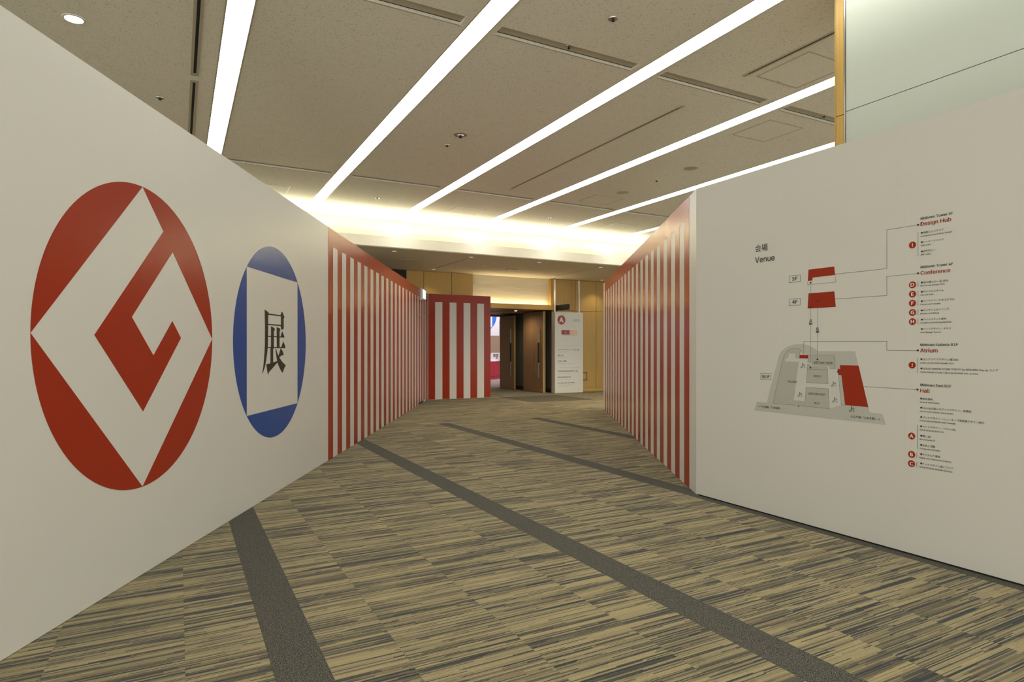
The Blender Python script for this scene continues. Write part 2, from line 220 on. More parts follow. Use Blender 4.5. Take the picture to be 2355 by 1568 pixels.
def make_carpet(name, stops, rib=0.0055):
    n = NT(name)
    p = n.pos(); s = n.sep(p)
    rnd = n.n('ShaderNodeObjectInfo').outputs['Random']
    at = n.n('ShaderNodeAttribute', attribute_name='tile_rand').outputs['Fac']
    r = n.math('MULTIPLY', n.math('ADD', rnd, at), 37.0)
    x, y = s[0], s[1]
    row = n.math('FLOOR', n.math('DIVIDE', y, rib))
    row3 = n.math('FLOOR', n.math('DIVIDE', y, rib * 2.6))
    row9 = n.math('FLOOR', n.math('DIVIDE', y, rib * 4.0))
    a = n.white(n.xyz(row, r, 1.0))
    seg3 = n.math('FLOOR', n.math('ADD', n.math('DIVIDE', x, 0.26), n.math('MULTIPLY', n.white(n.xyz(row3, r, 4.0)), 9.0)))
    b = n.white(n.xyz(row3, seg3, r))
    seg9 = n.math('FLOOR', n.math('ADD', n.math('DIVIDE', x, 0.55), n.math('MULTIPLY', n.white(n.xyz(row9, r, 5.0)), 9.0)))
    c = n.white(n.xyz(row9, seg9, n.math('ADD', r, 3.0)))
    broad = n.noise(n.xyz(n.math('MULTIPLY', x, 0.5), n.math('MULTIPLY', y, 17.0), r), 1.0, 2.0)
    f = n.math('ADD', n.math('MULTIPLY', a, 0.36), n.math('ADD', n.math('MULTIPLY', b, 0.26), n.math('MULTIPLY', c, 0.16)))
    f = n.math('ADD', f, n.math('MULTIPLY', n.math('SUBTRACT', broad, 0.5), 1.3))
    thin = n.math('LESS_THAN', n.white(n.xyz(row, n.math('FLOOR', n.math('ADD', n.math('DIVIDE', x, 0.4), n.math('MULTIPLY', a, 9.0))), n.math('ADD', r, 7.0))), 0.19)
    f = n.math('SUBTRACT', n.math('ADD', f, 0.195), n.math('MULTIPLY', thin, 0.5))
    col = n.ramp(f, stops)
    tuft = n.noise(n.xyz(n.math('MULTIPLY', x, 0.6), y, 0.0), 420.0, 1.0)
    col = n.mix(1.0, col, n.ramp(tuft, [(0.3, (0.62, 0.62, 0.62)), (0.7, (1.25, 1.25, 1.25))]), 'MULTIPLY')
    groove = n.math('SINE', n.math('MULTIPLY', y, 2 * math.pi / rib))
    n.link(col, n.b.inputs['Base Color'])
    n.b.inputs['Roughness'].default_value = 1.0
    n.b.inputs['Specular IOR Level'].default_value = 0.05
    n.b.inputs['Sheen Weight'].default_value = 0.15
    n.bump(n.math('ADD', groove, tuft), 0.5, 0.002)
make_carpet('striped_carpet', [(0.15, (0.020, 0.022, 0.023)), (0.36, (0.080, 0.068, 0.044)), (0.50, (0.178, 0.138, 0.063)), (0.64, (0.240, 0.198, 0.108)), (0.86, (0.315, 0.25, 0.115))])

def make_speckle(name, d, m, l):
    n = NT(name)
    p = n.pos()
    f = n.noise(p, 260.0, 2.0, 0.7)
    n.link(n.ramp(f, [(0.36, d), (0.5, m), (0.62, l)]), n.b.inputs['Base Color'])
    n.b.inputs['Roughness'].default_value = 1.0; n.b.inputs['Specular IOR Level'].default_value = 0.05
    n.bump(f, 0.6, 0.004)
make_speckle('dark_carpet', (0.016, 0.016, 0.015), (0.058, 0.056, 0.048), (0.18, 0.165, 0.13))
make_speckle('mat_carpet', (0.05, 0.045, 0.032), (0.095, 0.085, 0.062), (0.14, 0.125, 0.09))
make_speckle('hall_carpet_pile', (0.14, 0.12, 0.10), (0.26, 0.22, 0.19), (0.38, 0.33, 0.29))

# ------------------------------------------------------------------ building helpers
def link(name, me, mat=None, parent=None, mw=None):
    o = bpy.data.objects.new(name, me); COL.objects.link(o)
    if mat and me is not None and not me.materials: me.materials.append(MAT[mat])
    if parent is not None: o.parent = parent
    if mw is not None: o.matrix_basis = mw
    return o
def tag(o, label, cat, group=None, kind=None):
    o['label'] = label; o['category'] = cat
    if group: o['group'] = group
    if kind: o['kind'] = kind
    return o
def thing(name, label, cat, loc=(0, 0, 0), group=None, kind=None, rz=0.0):
    o = link(name, None); o.location = loc; o.rotation_euler = (0, 0, rz)
    return tag(o, label, cat, group, kind)
def bm_box(bm, x0, x1, y0, y1, z0, z1):
    v = [bm.verts.new(p) for p in ((x0, y0, z0), (x1, y0, z0), (x1, y1, z0), (x0, y1, z0), (x0, y0, z1), (x1, y0, z1), (x1, y1, z1), (x0, y1, z1))]
    for f in ((0, 3, 2, 1), (4, 5, 6, 7), (0, 1, 5, 4), (1, 2, 6, 5), (2, 3, 7, 6), (3, 0, 4, 7)): bm.faces.new([v[i] for i in f])
def finish(bm, name, bevel=0.0, seg=2):
    if bevel:
        bmesh.ops.bevel(bm, geom=bm.edges[:], offset=bevel, segments=seg, affect='EDGES', profile=0.7)
    me = bpy.data.meshes.new(name); bm.to_mesh(me); bm.free(); return me
def boxes(name, lst, mat, parent=None, bevel=0.0, mw=None):
    bm = bmesh.new()
    for b in lst: bm_box(bm, *b)
    return link(name, finish(bm, name, bevel), mat, parent, mw)
def box(name, b, mat, parent=None, bevel=0.0, mw=None): return boxes(name, [b], mat, parent, bevel, mw)
def lathe(name, prof, mat, parent=None, loc=(0, 0, 0), n=28, axis='z', mw=None, smooth=True):
    bm = bmesh.new(); rings = []
    for r, z in prof:
        rings.append([bm.verts.new((r * math.cos(2 * math.pi * i / n), r * math.sin(2 * math.pi * i / n), z)) for i in range(n)])
    for a, b in zip(rings, rings[1:]):
        for i in range(n): bm.faces.new((a[i], a[(i + 1) % n], b[(i + 1) % n], b[i]))
    bm.faces.new(list(reversed(rings[0]))); bm.faces.new(rings[-1])
    bmesh.ops.recalc_face_normals(bm, faces=bm.faces)
    me = finish(bm, name)
    if smooth:
        for p in me.polygons: p.use_smooth = len(p.vertices) == 4
        try: me.set_sharp_from_angle(angle=0.7)
        except Exception: pass
    o = link(name, me, mat, parent, mw)
    if mw is None: o.location = loc
    return o
def frame(origin, d):
    d = Vector((d[0], d[1], 0)).normalized(); z = Vector((0, 0, 1)); n = d.cross(z)
    m = Matrix.Identity(4)
    for i in range(3): m[i][0], m[i][1], m[i][2], m[i][3] = d[i], z[i], n[i], origin[i]
    return m
def clean(poly):
    out = []
    for p in poly:
        if not out or (abs(p[0] - out[-1][0]) + abs(p[1] - out[-1][1])) > 1e-6: out.append(p)
    if len(out) > 1 and abs(out[0][0] - out[-1][0]) + abs(out[0][1] - out[-1][1]) < 1e-6: out.pop()
    return out
def decal(name, polys, mat, mw, parent, off=0.0012, thick=0.001):
    """flat print or film on a surface: polygons in the surface's own metres, with a real film thickness"""
    bm = bmesh.new()
    for poly in polys:
        poly = clean(poly)
        area = sum(poly[i][0] * poly[(i + 1) % len(poly)][1] - poly[(i + 1) % len(poly)][0] * poly[i][1] for i in range(len(poly)))
        if area < 0: poly = poly[::-1]
        top = [bm.verts.new((p[0], p[1], off)) for p in poly]
        low = [bm.verts.new((p[0], p[1], off - thick)) for p in poly]
        for tri in tessellate_polygon([[Vector((p[0], p[1], 0)) for p in poly]]):
            a, b, c = (poly[i] for i in tri)
            if (b[0] - a[0]) * (c[1] - a[1]) - (b[1] - a[1]) * (c[0] - a[0]) < 0: tri = tri[::-1]
            try: bm.faces.new([top[i] for i in tri])
            except ValueError: pass
        k = len(poly)
        for i in range(k): bm.faces.new((low[i], low[(i + 1) % k], top[(i + 1) % k], top[i]))
    return link(name, finish(bm, name), mat, parent, mw)
def rect(x0, y0, x1, y1): return [(x0, y0), (x1, y0), (x1, y1), (x0, y1)]
def disc(cx, cy, rx, ry=None, n=40, a0=0.0, a1=2 * math.pi):
    ry = rx if ry is None else ry
    return [(cx + rx * math.cos(a0 + (a1 - a0) * i / n), cy + ry * math.sin(a0 + (a1 - a0) * i / n)) for i in range(n + (0 if abs(a1 - a0 - 2 * math.pi) < 1e-6 else 1))]
def stroke(pts, w):
    """a polyline as a set of thin rectangles"""
    out = []
    for (x0, y0), (x1, y1) in zip(pts, pts[1:]):
        dx, dy = x1 - x0, y1 - y0; l = math.hypot(dx, dy)
        if l < 1e-6: continue
        ex, ey = dx / l * w / 2, dy / l * w / 2
        out.append([(x0 - ex + ey, y0 - ey - ex), (x1 + ex + ey, y1 + ey - ex), (x1 + ex - ey, y1 + ey + ex), (x0 - ex - ey, y0 - ey + ex)])
    return out
# lettering: flat text outlines from the built-in typeface, set on a surface
TEXT_JOBS = []
FACE = None
try:      # the plain grotesque that ships with Blender itself; the built-in face serves when it is missing
    import os
    FACE = bpy.data.fonts.load(os.path.join(bpy.utils.system_resource('DATAFILES'), 'fonts', 'Inter.woff2'))
except Exception:
    FACE = None
def letters(name, s, x, y, width, height, mat, mw, parent, off=0.0016, center=False, bold=0.0):
    TEXT_JOBS.append((name, s, x, y, width, height, mat, mw, parent, off, center, bold))
def set_all_text():
    tmp = []
    for j in TEXT_JOBS:
        cu = bpy.data.curves.new('lettering', 'FONT'); cu.body = j[1]; cu.resolution_u = 3
        if FACE and len(j[1]) > 3 and all(ord(ch) < 128 for ch in j[1]): cu.font = FACE
        o = bpy.data.objects.new('lettering_source', cu); COL.objects.link(o); tmp.append(o)
    bpy.context.view_layer.update()
    dg = bpy.context.evaluated_depsgraph_get()
    for o, (name, s, x, y, width, height, mat, mw, parent, off, center, bold) in zip(tmp, TEXT_JOBS):
        me = bpy.data.meshes.new_from_object(o.evaluated_get(dg))
        if not len(me.vertices): continue
        xs = [v.co.x for v in me.vertices]; ys = [v.co.y for v in me.vertices]
        w = max(xs) - min(xs)
        sx = width / w if width else height / (max(ys) - min(ys))
        sy = height / (max(ys) - min(ys)) if height else sx
        ox = (max(xs) + min(xs)) / 2 if center else min(xs); oy = (max(ys) + min(ys)) / 2 if center else 0.0
        co = [((v.co.x - ox) * sx + x, (v.co.y - oy) * sy + y) for v in me.vertices]
        polys = [tuple(p.vertices) for p in me.polygons]
        # heavier strokes: the same outlines laid side by side
        sh = [0.0] if not bold else [-bold * sx, 0.0, bold * sx]
        vs, fs = [], []
        for k, d in enumerate(sh):
            base = len(vs)
            vs += [(a + d, b, off + 0.00002 * k) for a, b in co]; fs += [tuple(i + base for i in p) for p in polys]
        bpy.data.meshes.remove(me)
        me = bpy.data.meshes.new(name); me.from_pydata(vs, [], fs)
        link(name, me, mat, parent, mw)
    for o in tmp:
        c = o.data; bpy.data.objects.remove(o); bpy.data.curves.remove(c)

# ------------------------------------------------------------------ floor
def px(x, y, z):
    s, c = math.sin(YAW), math.cos(YAW)
    d = x * s + y * c
    if d < 0.2: return None
    return (1177.5 + FPX * (x * c - y * s) / d, 803 - FPX * (z - CAM_H) / d)
floor = box('floor', (-11, 17.5, -6.2, 18.6, -0.12, -0.008), 'floor_gap')
tag(floor, 'carpet tiled floor of the foyer with dark inlaid bands', 'floor', kind='structure')
Y_BAND_END = 10.15
def left_x(y): return GL0[0] + (y - GL0[1]) * (GL1[0] - GL0[0]) / (GL1[1] - GL0[1])
def right_x(y): return GR0[0] + (y - GR0[1]) * (GR1[0] - GR0[0]) / (GR1[1] - GR0[1]) if y > GR0[1] else GR0[0]
tiles = []
MAT_RECT = (7.585, 9.43, 13.15, 14.92)
def add_tile(x0, x1, y0, y1):
    if x0 >= MAT_RECT[0] - 0.02 and x1 <= MAT_RECT[1] + 0.02 and y0 >= MAT_RECT[2] - 0.02 and y1 <= MAT_RECT[3] + 0.02: return
    tiles.append((x0, x1, y0, y1))
cuts_y = [-6.0]
while cuts_y[-1] < 18.55: cuts_y.append(round(cuts_y[-1] + 0.5, 3))
for k in range(-6, 9):
    xs = STRIP_X0 + STRIP_DX * k
    cols = [(xs, xs + STRIP_W, True), (xs + 0.205, xs + 0.51, False), (xs + 0.51, xs + 1.01, False), (xs + 1.01, xs + 1.51, False), (xs + 1.51, xs + 1.82, False)]
    for x0, x1, band in cols:
        ys = [y for y in cuts_y if not band or y > Y_BAND_END]
        if band: ys = [Y_BAND_END] + ys
        for y0, y1 in zip(ys, ys[1:]):
            xa, xb = x0, x1
            if y1 > MAT_RECT[2] and y0 < MAT_RECT[3] and xb > MAT_RECT[0] and xa < MAT_RECT[1]:
                # cut around the inlaid rectangle
                for (a, b, c, d) in ((xa, min(xb, MAT_RECT[0]), y0, y1), (max(xa, MAT_RECT[1]), xb, y0, y1),
                                     (max(xa, MAT_RECT[0]), min(xb, MAT_RECT[1]), y0, MAT_RECT[2]), (max(xa, MAT_RECT[0]), min(xb, MAT_RECT[1]), MAT_RECT[3], y1)):
                    if b - a > 0.01 and d - c > 0.01: tiles.append((a, b, c, d))
            else: tiles.append((xa, xb, y0, y1))
def seen_area(t):
    x0, x1, y0, y1 = t; cx, cy = (x0 + x1) / 2, (y0 + y1) / 2
    if cy < 15.0 and cx < left_x(cy) - 0.15: return 0
    if cy < GR1[1] and cx > right_x(cy) + 0.15: return 0
    q = [px(x, y, 0) for x, y in ((x0, y0), (x1, y0), (x1, y1), (x0, y1))]
    if any(p is None for p in q): return 0
    if not any(0 <= p[0] <= 2355 and 0 <= p[1] <= 1568 for p in q): return 0
    return abs(sum(q[i][0] * q[(i + 1) % 4][1] - q[(i + 1) % 4][0] * q[i][1] for i in range(4))) / 2
tiles.sort(key=seen_area, reverse=True)
unit = {}
GAP = 0.0002
def tile_mesh(w, d):
    key = (round(w, 3), round(d, 3))
    if key not in unit:
        bm = bmesh.new(); bm_box(bm, -w / 2 + GAP, w / 2 - GAP, -d / 2 + GAP, d / 2 - GAP, -0.007, 0.0)
        unit[key] = finish(bm, 'carpet_tile'); unit[key].materials.append(MAT['striped_carpet'])
    return unit[key]
N_TILES = 296
for (x0, x1, y0, y1) in tiles[:N_TILES]:
    o = link('carpet_tile', tile_mesh(x1 - x0, y1 - y0), None, floor)
    o.location = ((x0 + x1) / 2, (y0 + y1) / 2, 0)
bm = bmesh.new(); vals = []
for (x0, x1, y0, y1) in tiles[N_TILES:]:
    bm_box(bm, x0 + GAP, x1 - GAP, y0 + GAP, y1 - GAP, -0.007, 0.0); vals += [random.random()] * 6
me = finish(bm, 'carpet_field')
at = me.attributes.new('tile_rand', 'FLOAT', 'FACE'); at.data.foreach_set('value', vals)
rest = link('carpet_field', me, 'striped_carpet', floor); rest['kind'] = 'stuff'
for k in range(-5, 8):
    xs = STRIP_X0 + STRIP_DX * k
    box('carpet_band', (xs + GAP, xs + STRIP_W - GAP, -6, Y_BAND_END, -0.007, 0.0005), 'dark_carpet', floor)
box('carpet_inlay', (MAT_RECT[0], MAT_RECT[1], MAT_RECT[2], MAT_RECT[3], -0.007, 0.0005), 'mat_carpet', floor)

# ------------------------------------------------------------------ ceiling with light slots
slots = [(STRIP_X0 + STRIP_DX * k, STRIP_X0 + STRIP_DX * k + STRIP_W) for k in range(-1, 7)]
GROOVES = [(4.695, 4.84), (9.78, 9.93), (-0.4, -0.25)]
X_MIN, X_MAX, Y_MIN = -10.5, 17.0, -6.0
edges = [X_MIN] + [v for s in slots for v in s] + [X_MAX]
bays = [(edges[i], edges[i + 1]) for i in range(0, len(edges), 2)]
lst = []
ZT = Z_CEIL + 0.16
for xa, xb in bays:
    ys = [Y_MIN] + sorted(v for g in GROOVES for v in g) + [Y_COVE]
    for i in range(len(ys) - 1):
        if i % 2 == 0: lst.append((xa, xb, ys[i], ys[i + 1], Z_CEIL, ZT))
        else:
            lst.append((xa + 0.06, xb - 0.06, ys[i], ys[i + 1], Z_CEIL + 0.03, ZT))
            lst.append((xa, xa + 0.06, ys[i], ys[i + 1], Z_CEIL + 0.002, ZT)); lst.append((xb - 0.06, xb, ys[i], ys[i + 1], Z_CEIL + 0.002, ZT))
lst.append((X_MIN, X_MAX, Y_MIN, Y_COVE, ZT, ZT + 0.05))
ceiling = boxes('ceiling', lst, 'ceiling_board')
tag(ceiling, 'beige fissured acoustic board ceiling of the foyer', 'ceiling', kind='structure')
for xa, xb in bays[1:8]:
    for gi, (ya, yb) in enumerate(GROOVES[:2]):
        box('groove_cover', (xa + 0.062, xb - 0.062, ya + 0.002, yb - 0.002, Z_CEIL + 0.026, Z_CEIL + 0.0299), 'trim_metal', ceiling)
        box('groove_shade_line', (xa + 0.062, xb - 0.062, yb - 0.010, yb - 0.003, Z_CEIL + 0.0245, Z_CEIL + 0.0258), 'gap_black', ceiling)  # black strip paints the shade in the groove's inner corner
        box('groove_edge', (xa + 0.06, xb - 0.06, yb, yb + 0.012, Z_CEIL - 0.002, Z_CEIL + 0.001), 'trim_metal', ceiling)

names = {0: 'leftmost bright ceiling light strip, cut off by the emblem wall', 1: 'bright ceiling light strip second from the left, meeting the cove above the left striped wall',
         2: 'bright ceiling light strip third from the left, running to the middle of the cove', 3: 'bright ceiling light strip that meets the wooden end of the glass wall at upper right',
         4: 'thin bright ceiling light strip grazing the top of the map wall', 5: 'short piece of bright light strip above the right striped wall'}
names[-1] = 'unseen ceiling light strip added beyond the emblem wall'; names[6] = 'unseen ceiling light strip added beyond the right striped wall'  # both out of view, added in step with the row for their light
for k in range(-1, 7):
    xs = STRIP_X0 + STRIP_DX * k
    lab = names[k]
    t = thing('ceiling_light', lab, 'ceiling light', (xs, 0, Z_CEIL), 'recessed ceiling light strips')
    w = STRIP_W
    boxes('housing', [(0.0005, 0.006, Y_MIN, Y_COVE - 0.002, 0.0, 0.15), (w - 0.006, w - 0.0005, Y_MIN, Y_COVE - 0.002, 0.0, 0.15), (0.006, w - 0.006, Y_COVE - 0.13, Y_COVE - 0.002, 0, 0.15)], 'strip_side', t)
    boxes('rim', [(-0.008, 0.0, Y_MIN, Y_COVE - 0.002, -0.003, 0.0), (w, w + 0.008, Y_MIN, Y_COVE - 0.002, -0.003, 0.0)], 'trim_metal', t)
    # the glowing sheet: only its lower face emits
    bm = bmesh.new(); bm_box(bm, 0.007, w - 0.007, Y_MIN, Y_COVE - 0.135, 0.06, 0.07)
    me = finish(bm, 'diffuser'); me.materials.append(MAT['white_metal']); me.materials.append(MAT['strip_light']); me.polygons[0].material_index = 1
    link('diffuser', me, None, t)

# cove beam and the lower ceiling behind it
cove = box('wall_cove', (X_MIN, X_MAX, Y_COVE, Y_COVE + 0.2, Z_SOFFIT + 0.1, ZT + 0.05), 'cove_back')
tag(cove, 'cream upright behind the glowing ceiling cove', 'wall', kind='structure')
beam = boxes('trim_1', [(X_MIN, X_MAX, Y_LIP, Y_LIP + 0.03, Z_SOFFIT, Z_SOFFIT + 0.21), (X_MIN, X_MAX, Y_LIP + 0.03, Y_COVE, Z_SOFFIT, Z_SOFFIT + 0.12)], 'cove_white')
tag(beam, 'cream front lip of the ceiling cove', 'trim', kind='structure')
def light_bar(name, x0, x1, y, z, w, tilt, mat, parent):
    # a solid bar whose tilted upper face glows
    bm = bmesh.new()
    h = w * math.tan(tilt)
    v = [bm.verts.new(p) for p in ((x0, y, z), (x1, y, z), (x1, y + w, z), (x0, y + w, z), (x0, y, z + 0.006), (x1, y, z + 0.006), (x1, y + w, z + 0.006 + h), (x0, y + w, z + 0.006 + h))]
    for f in ((0, 3, 2, 1), (4, 5, 6, 7), (0, 1, 5, 4), (1, 2, 6, 5), (2, 3, 7, 6), (3, 0, 4, 7)): bm.faces.new([v[i] for i in f])
    me = finish(bm, name); me.materials.append(MAT['white_metal']); me.materials.append(MAT[mat])
    me.polygons[1].material_index = 1
    return link(name, me, None, parent)
led = thing('cove_light', 'hidden warm light strip glowing along the ceiling cove', 'cove light', (0, 0, 0))
light_bar('light_strip', X_MIN + 0.1, X_MAX - 0.1, Y_COVE - 0.22, Z_SOFFIT + 0.124, 0.06, math.radians(45), 'cove_light', led)
box('channel', (X_MIN + 0.1, X_MAX - 0.1, Y_COVE - 0.23, Y_COVE - 0.15, Z_SOFFIT + 0.1205, Z_SOFFIT + 0.1235), 'white_metal', led)
soff = box('ceiling_lower', (X_MIN, X_MAX, Y_LIP + 0.031, Y_WOOD + 0.3, Z_SOFFIT - 0.012, Z_SOFFIT - 0.0005), 'soffit_board')
tag(soff, 'lower brown-grey ceiling between the cove and the wooden wall', 'ceiling', kind='structure')

# ------------------------------------------------------------------ left partition with emblems and stripes
LF = frame((GL0[0], GL0[1], 0), (GL1[0] - GL0[0], GL1[1] - GL0[1]))
L_LEN = 13.33
U0 = -4.3
wl = box('wall_left', (U0, L_LEN, 0.0, H_WALL - 0.001, -0.12, -0.021), 'core_board', mw=LF)
tag(wl, 'white exhibition partition with a red emblem, a blue emblem and red stripes', 'wall', kind='structure')
def wall_child(name, b, mat, parent, F, bevel=0.0):
    """box given in surface coordinates along, height, outwards"""
    return box(name, b, mat, parent, bevel, F)
I4 = Matrix.Identity(4)
u = U0
D0, D1, D_TOP = 11.79, 12.74, 2.10
cutsu = [U0] + [round(-3.4 + 0.9 * i, 3) for i in range(0, 19)] + [L_LEN]
cutsu = sorted(set(c for c in cutsu if U0 <= c <= L_LEN))
for a, b in zip(cutsu, cutsu[1:]):
    zlo = 0.0
    if a < D1 and b > D0:
        # panels around the flush door
        for (x0, x1, z0) in ((a, min(b, D0), 0.0), (max(a, D0), min(b, D1), D_TOP), (max(a, D1), b, 0.0)):
            if x1 - x0 > 0.01: box('panel', (x0 + 0.00012, x1 - 0.00012, z0, H_WALL, -0.02, 0.0), 'white_vinyl', wl)
    else:
        box('panel', (a + 0.00012, b - 0.00012, 0.003, H_WALL, -0.02, 0.0), 'white_vinyl', wl)
dr = box('flush_door', (D0 + 0.006, D1 - 0.006, 0.05, D_TOP - 0.008, -0.02, -0.001), 'white_vinyl', wl)
box('door_gap', (D0, D1, 0.0, 0.05, -0.0205, -0.015), 'gap_black', wl)
# red round emblem: four pieces
cx, cz, rx, rz = 0.999, 1.362, 0.836, 0.858
arc = lambda a0, a1, n=36: disc(cx, cz, rx, rz, n, math.radians(a0), math.radians(a1))
decal('emblem_segment', [arc(90, 180)], 'red', I4, wl)
decal('emblem_segment', [arc(180, 270)], 'red', I4, wl)
decal('emblem_segment', [arc(270, 360)], 'red', I4, wl)
decal('emblem_letter', [arc(0, 90) + [G_INNER[7], G_INNER[6], G_INNER[5], G_INNER[4], G_INNER[3], G_INNER[2], G_INNER[1], G_INNER[0]]], 'red', I4, wl)
# blue round emblem: circle around a white square
bx, bz, br = 3.012, 1.354, 0.845
for a0 in (45, 135, 225, 315):
    decal('emblem_segment', [disc(bx, bz, br, br, 36, math.radians(a0), math.radians(a0 + 90))], 'blue', I4, wl)
decal('kanji_character', KANJI, 'ink', I4, wl)
# red band and stripes
S0, Z_BAND = 4.652, 2.505
decal('red_band', [rect(S0, Z_BAND, L_LEN, H_WALL)], 'red', I4, wl)
s = S0
while s < L_LEN - 0.05:
    s1 = min(s + 0.2, L_LEN)
    if s < D1 and s1 > D0:
        parts = [rect(max(s, D0 + .006) if s > D0 else s, D_TOP + .004, s1, Z_BAND), rect(s, 0.055 if s > D0 - .1 else 0.003, s1, D_TOP - .01)]
        decal('red_stripe', parts, 'red', I4, wl)
    else: decal('red_stripe', [rect(s, 0.003, s1, Z_BAND)], 'red', I4, wl)
    s += 0.4

# end partition facing the corridor
EF = frame((5.615, 15.05, 0), (1, 0))
E_W = 1.785
we = box('wall_end', (0, E_W, 0.0, H_WALL, -0.11, 0.0), 'white_vinyl', mw=EF)
tag(we, 'short red and white striped partition closing the end of the left wall', 'wall', kind='structure')
decal('red_band', [rect(0.012, Z_BAND, E_W, H_WALL)], 'red', I4, we)
for a, b in ((0.012, 0.2), (0.4, 0.6), (0.795, 0.995), (1.19, 1.39), (1.59, E_W)): decal('red_stripe', [rect(a, 0.003, b, Z_BAND)], 'red', I4, we)
decal('side_film', [rect(-0.109, 0.003, -0.001, H_WALL)], 'red', Matrix.Translation((E_W, 0, 0)) @ Matrix.Rotation(math.pi / 2, 4, 'Y') @ Matrix.Scale(-1, 4, (1, 0, 0)), we)

# ------------------------------------------------------------------ right partitions
RF = frame((GR1[0], GR1[1], 0), (GR0[0] - GR1[0], GR0[1] - GR1[1]))
R_LEN = math.hypot(GR1[0] - GR0[0], GR1[1] - GR0[1])
wr2 = box('wall_right_striped', (0.0, R_LEN - 0.055, 0.0, H_WALL - 0.001, -0.12, -0.021), 'core_board', mw=RF)
tag(wr2, 'red and white striped partition on the right side of the corridor', 'wall', kind='structure')
cu_ = [0.0] + [round(R_LEN - 0.9 * i, 3) for i in range(8, 0, -1)] + [R_LEN - 0.0008]
for a, b in zip(cu_, cu_[1:]): box('panel', (a + 0.00012, b - 0.00012, 0.003, H_WALL, -0.02, 0.0), 'white_vinyl', wr2)
A0 = R_LEN - 0.262; A1 = R_LEN - 7.712
decal('red_band', [rect(A1, Z_BAND, A0, H_WALL)], 'red', I4, wr2)
for k in range(19):
    a = A0 - 0.4 * k
    decal('red_stripe', [rect(max(a - 0.2, A1), 0.003, a, Z_BAND)], 'red', I4, wr2)

MF = frame((4.05, 4.107, 0), (0, -1))
wr = box('wall_right', (0.022, 8.6, 0.0, H_WALL - 0.001, -0.12, -0.021), 'core_board', mw=MF)
tag(wr, 'white partition on the right carrying the printed venue map and floor list', 'wall', kind='structure')
cm = [0.0] + [0.9 * i for i in range(1, 10)] + [8.6]
for a, b in zip(cm, cm[1:]): box('panel', (a + 0.00012, b - 0.00012, 0.012, H_WALL, -0.02, 0.0), 'white_vinyl', wr)
box('floor_shadow_strip', (0.03, 8.6, 0.0, 0.012, -0.0205, -0.006), 'gap_black', wr)  # black strip put in for the dark shadow along the wall's foot
off = 0.0008
for nm, mt, poly in MAP_SHAPES:
    o_ = {'base_plan': 0.0006, 'passage_plan': 0.0009}.get(nm, 0.0012)
    decal(nm, [poly], mt, I4, wr, off=o_, thick=0.0005)
for i, (w, pts) in enumerate(MAP_LINES): decal('map_line', stroke(pts, w * 0.0006), 'map_ink', I4, wr, off=0.0016, thick=0.0005)
for l, a, z in MAP_BADGES:
    decal('letter_badge', [disc(a, z, 0.0212, n=28)], 'red', I4, wr, off=0.0014)
    letters('badge_letter', l, a, z, 0, 0.022, 'badge_white', I4, wr, off=0.0019, center=True, bold=0.03)
for a, z in MAP_NODES: decal('map_node', [disc(a, z, 0.0062, n=14)], 'ink', I4, wr, off=0.0019)
for a, z in MAP_BULLETS: decal('list_bullet', [disc(a, z, 0.0056, n=14)], 'ink', I4, wr, off=0.0016)
for a, z in ELEVATORS:
    w, h = 0.011, 0.011
    polys = stroke([(a - w, z - h * 1.55), (a + w, z - h * 1.55), (a + w, z + h * 0.35), (a - w, z + h * 0.35), (a - w, z - h * 1.55)], 0.0022)
    polys += [rect(a - w * 0.7, z - h * 1.2, a + w * 0.7, z - h * 0.6)]
    for sx, sg in ((-0.5, -1), (0.5, 1)):
        cxx = a + sx * w; c0 = z + h * 1.2
        polys += stroke([(cxx, c0 - h * 0.55), (cxx, c0 + h * 0.55)], 0.0022) + [[(cxx - 0.0042, c0 + sg * h * 0.15), (cxx + 0.0042, c0 + sg * h * 0.15), (cxx, c0 + sg * h * 0.75)]]
    decal('elevator_icon', polys, 'ink', I4, wr, off=0.0017)
for a, z in ESCALATORS:
    k = 0.0104
    P = lambda x, y: (a + x * k, z + y * k)
    ol = [P(-1.6, -1.3), P(-0.9, -1.3), P(0.5, 0.45), P(1.3, 0.45), P(1.55, 0.8), P(1.3, 1.15), P(0.25, 1.15), P(-1.15, -0.6), P(-1.6, -0.6), P(-1.85, -0.95), P(-1.6, -1.3)]
    polys = stroke(ol, 0.002)
    polys += stroke([P(-0.35, 1.5), P(-0.35, 0.75)], 0.003) + [disc(*P(-0.35, 1.8), 0.0028, n=10)]
    polys += stroke([P(0.9, -1.3), P(1.5, -0.6)], 0.002) + [[P(1.75, -0.3), P(1.1, -0.55), P(1.6, -0.95)]]
    decal('escalator_icon', polys, 'ink', I4, wr, off=0.0017)
for s_, a, z, w, h, m in MAP_TEXT:
    letters('lettering', s_, a, z, w, h, m, I4, wr, bold=0.016 if m == 'red' else (0.013 if s_.startswith('Midtown') else 0.006))

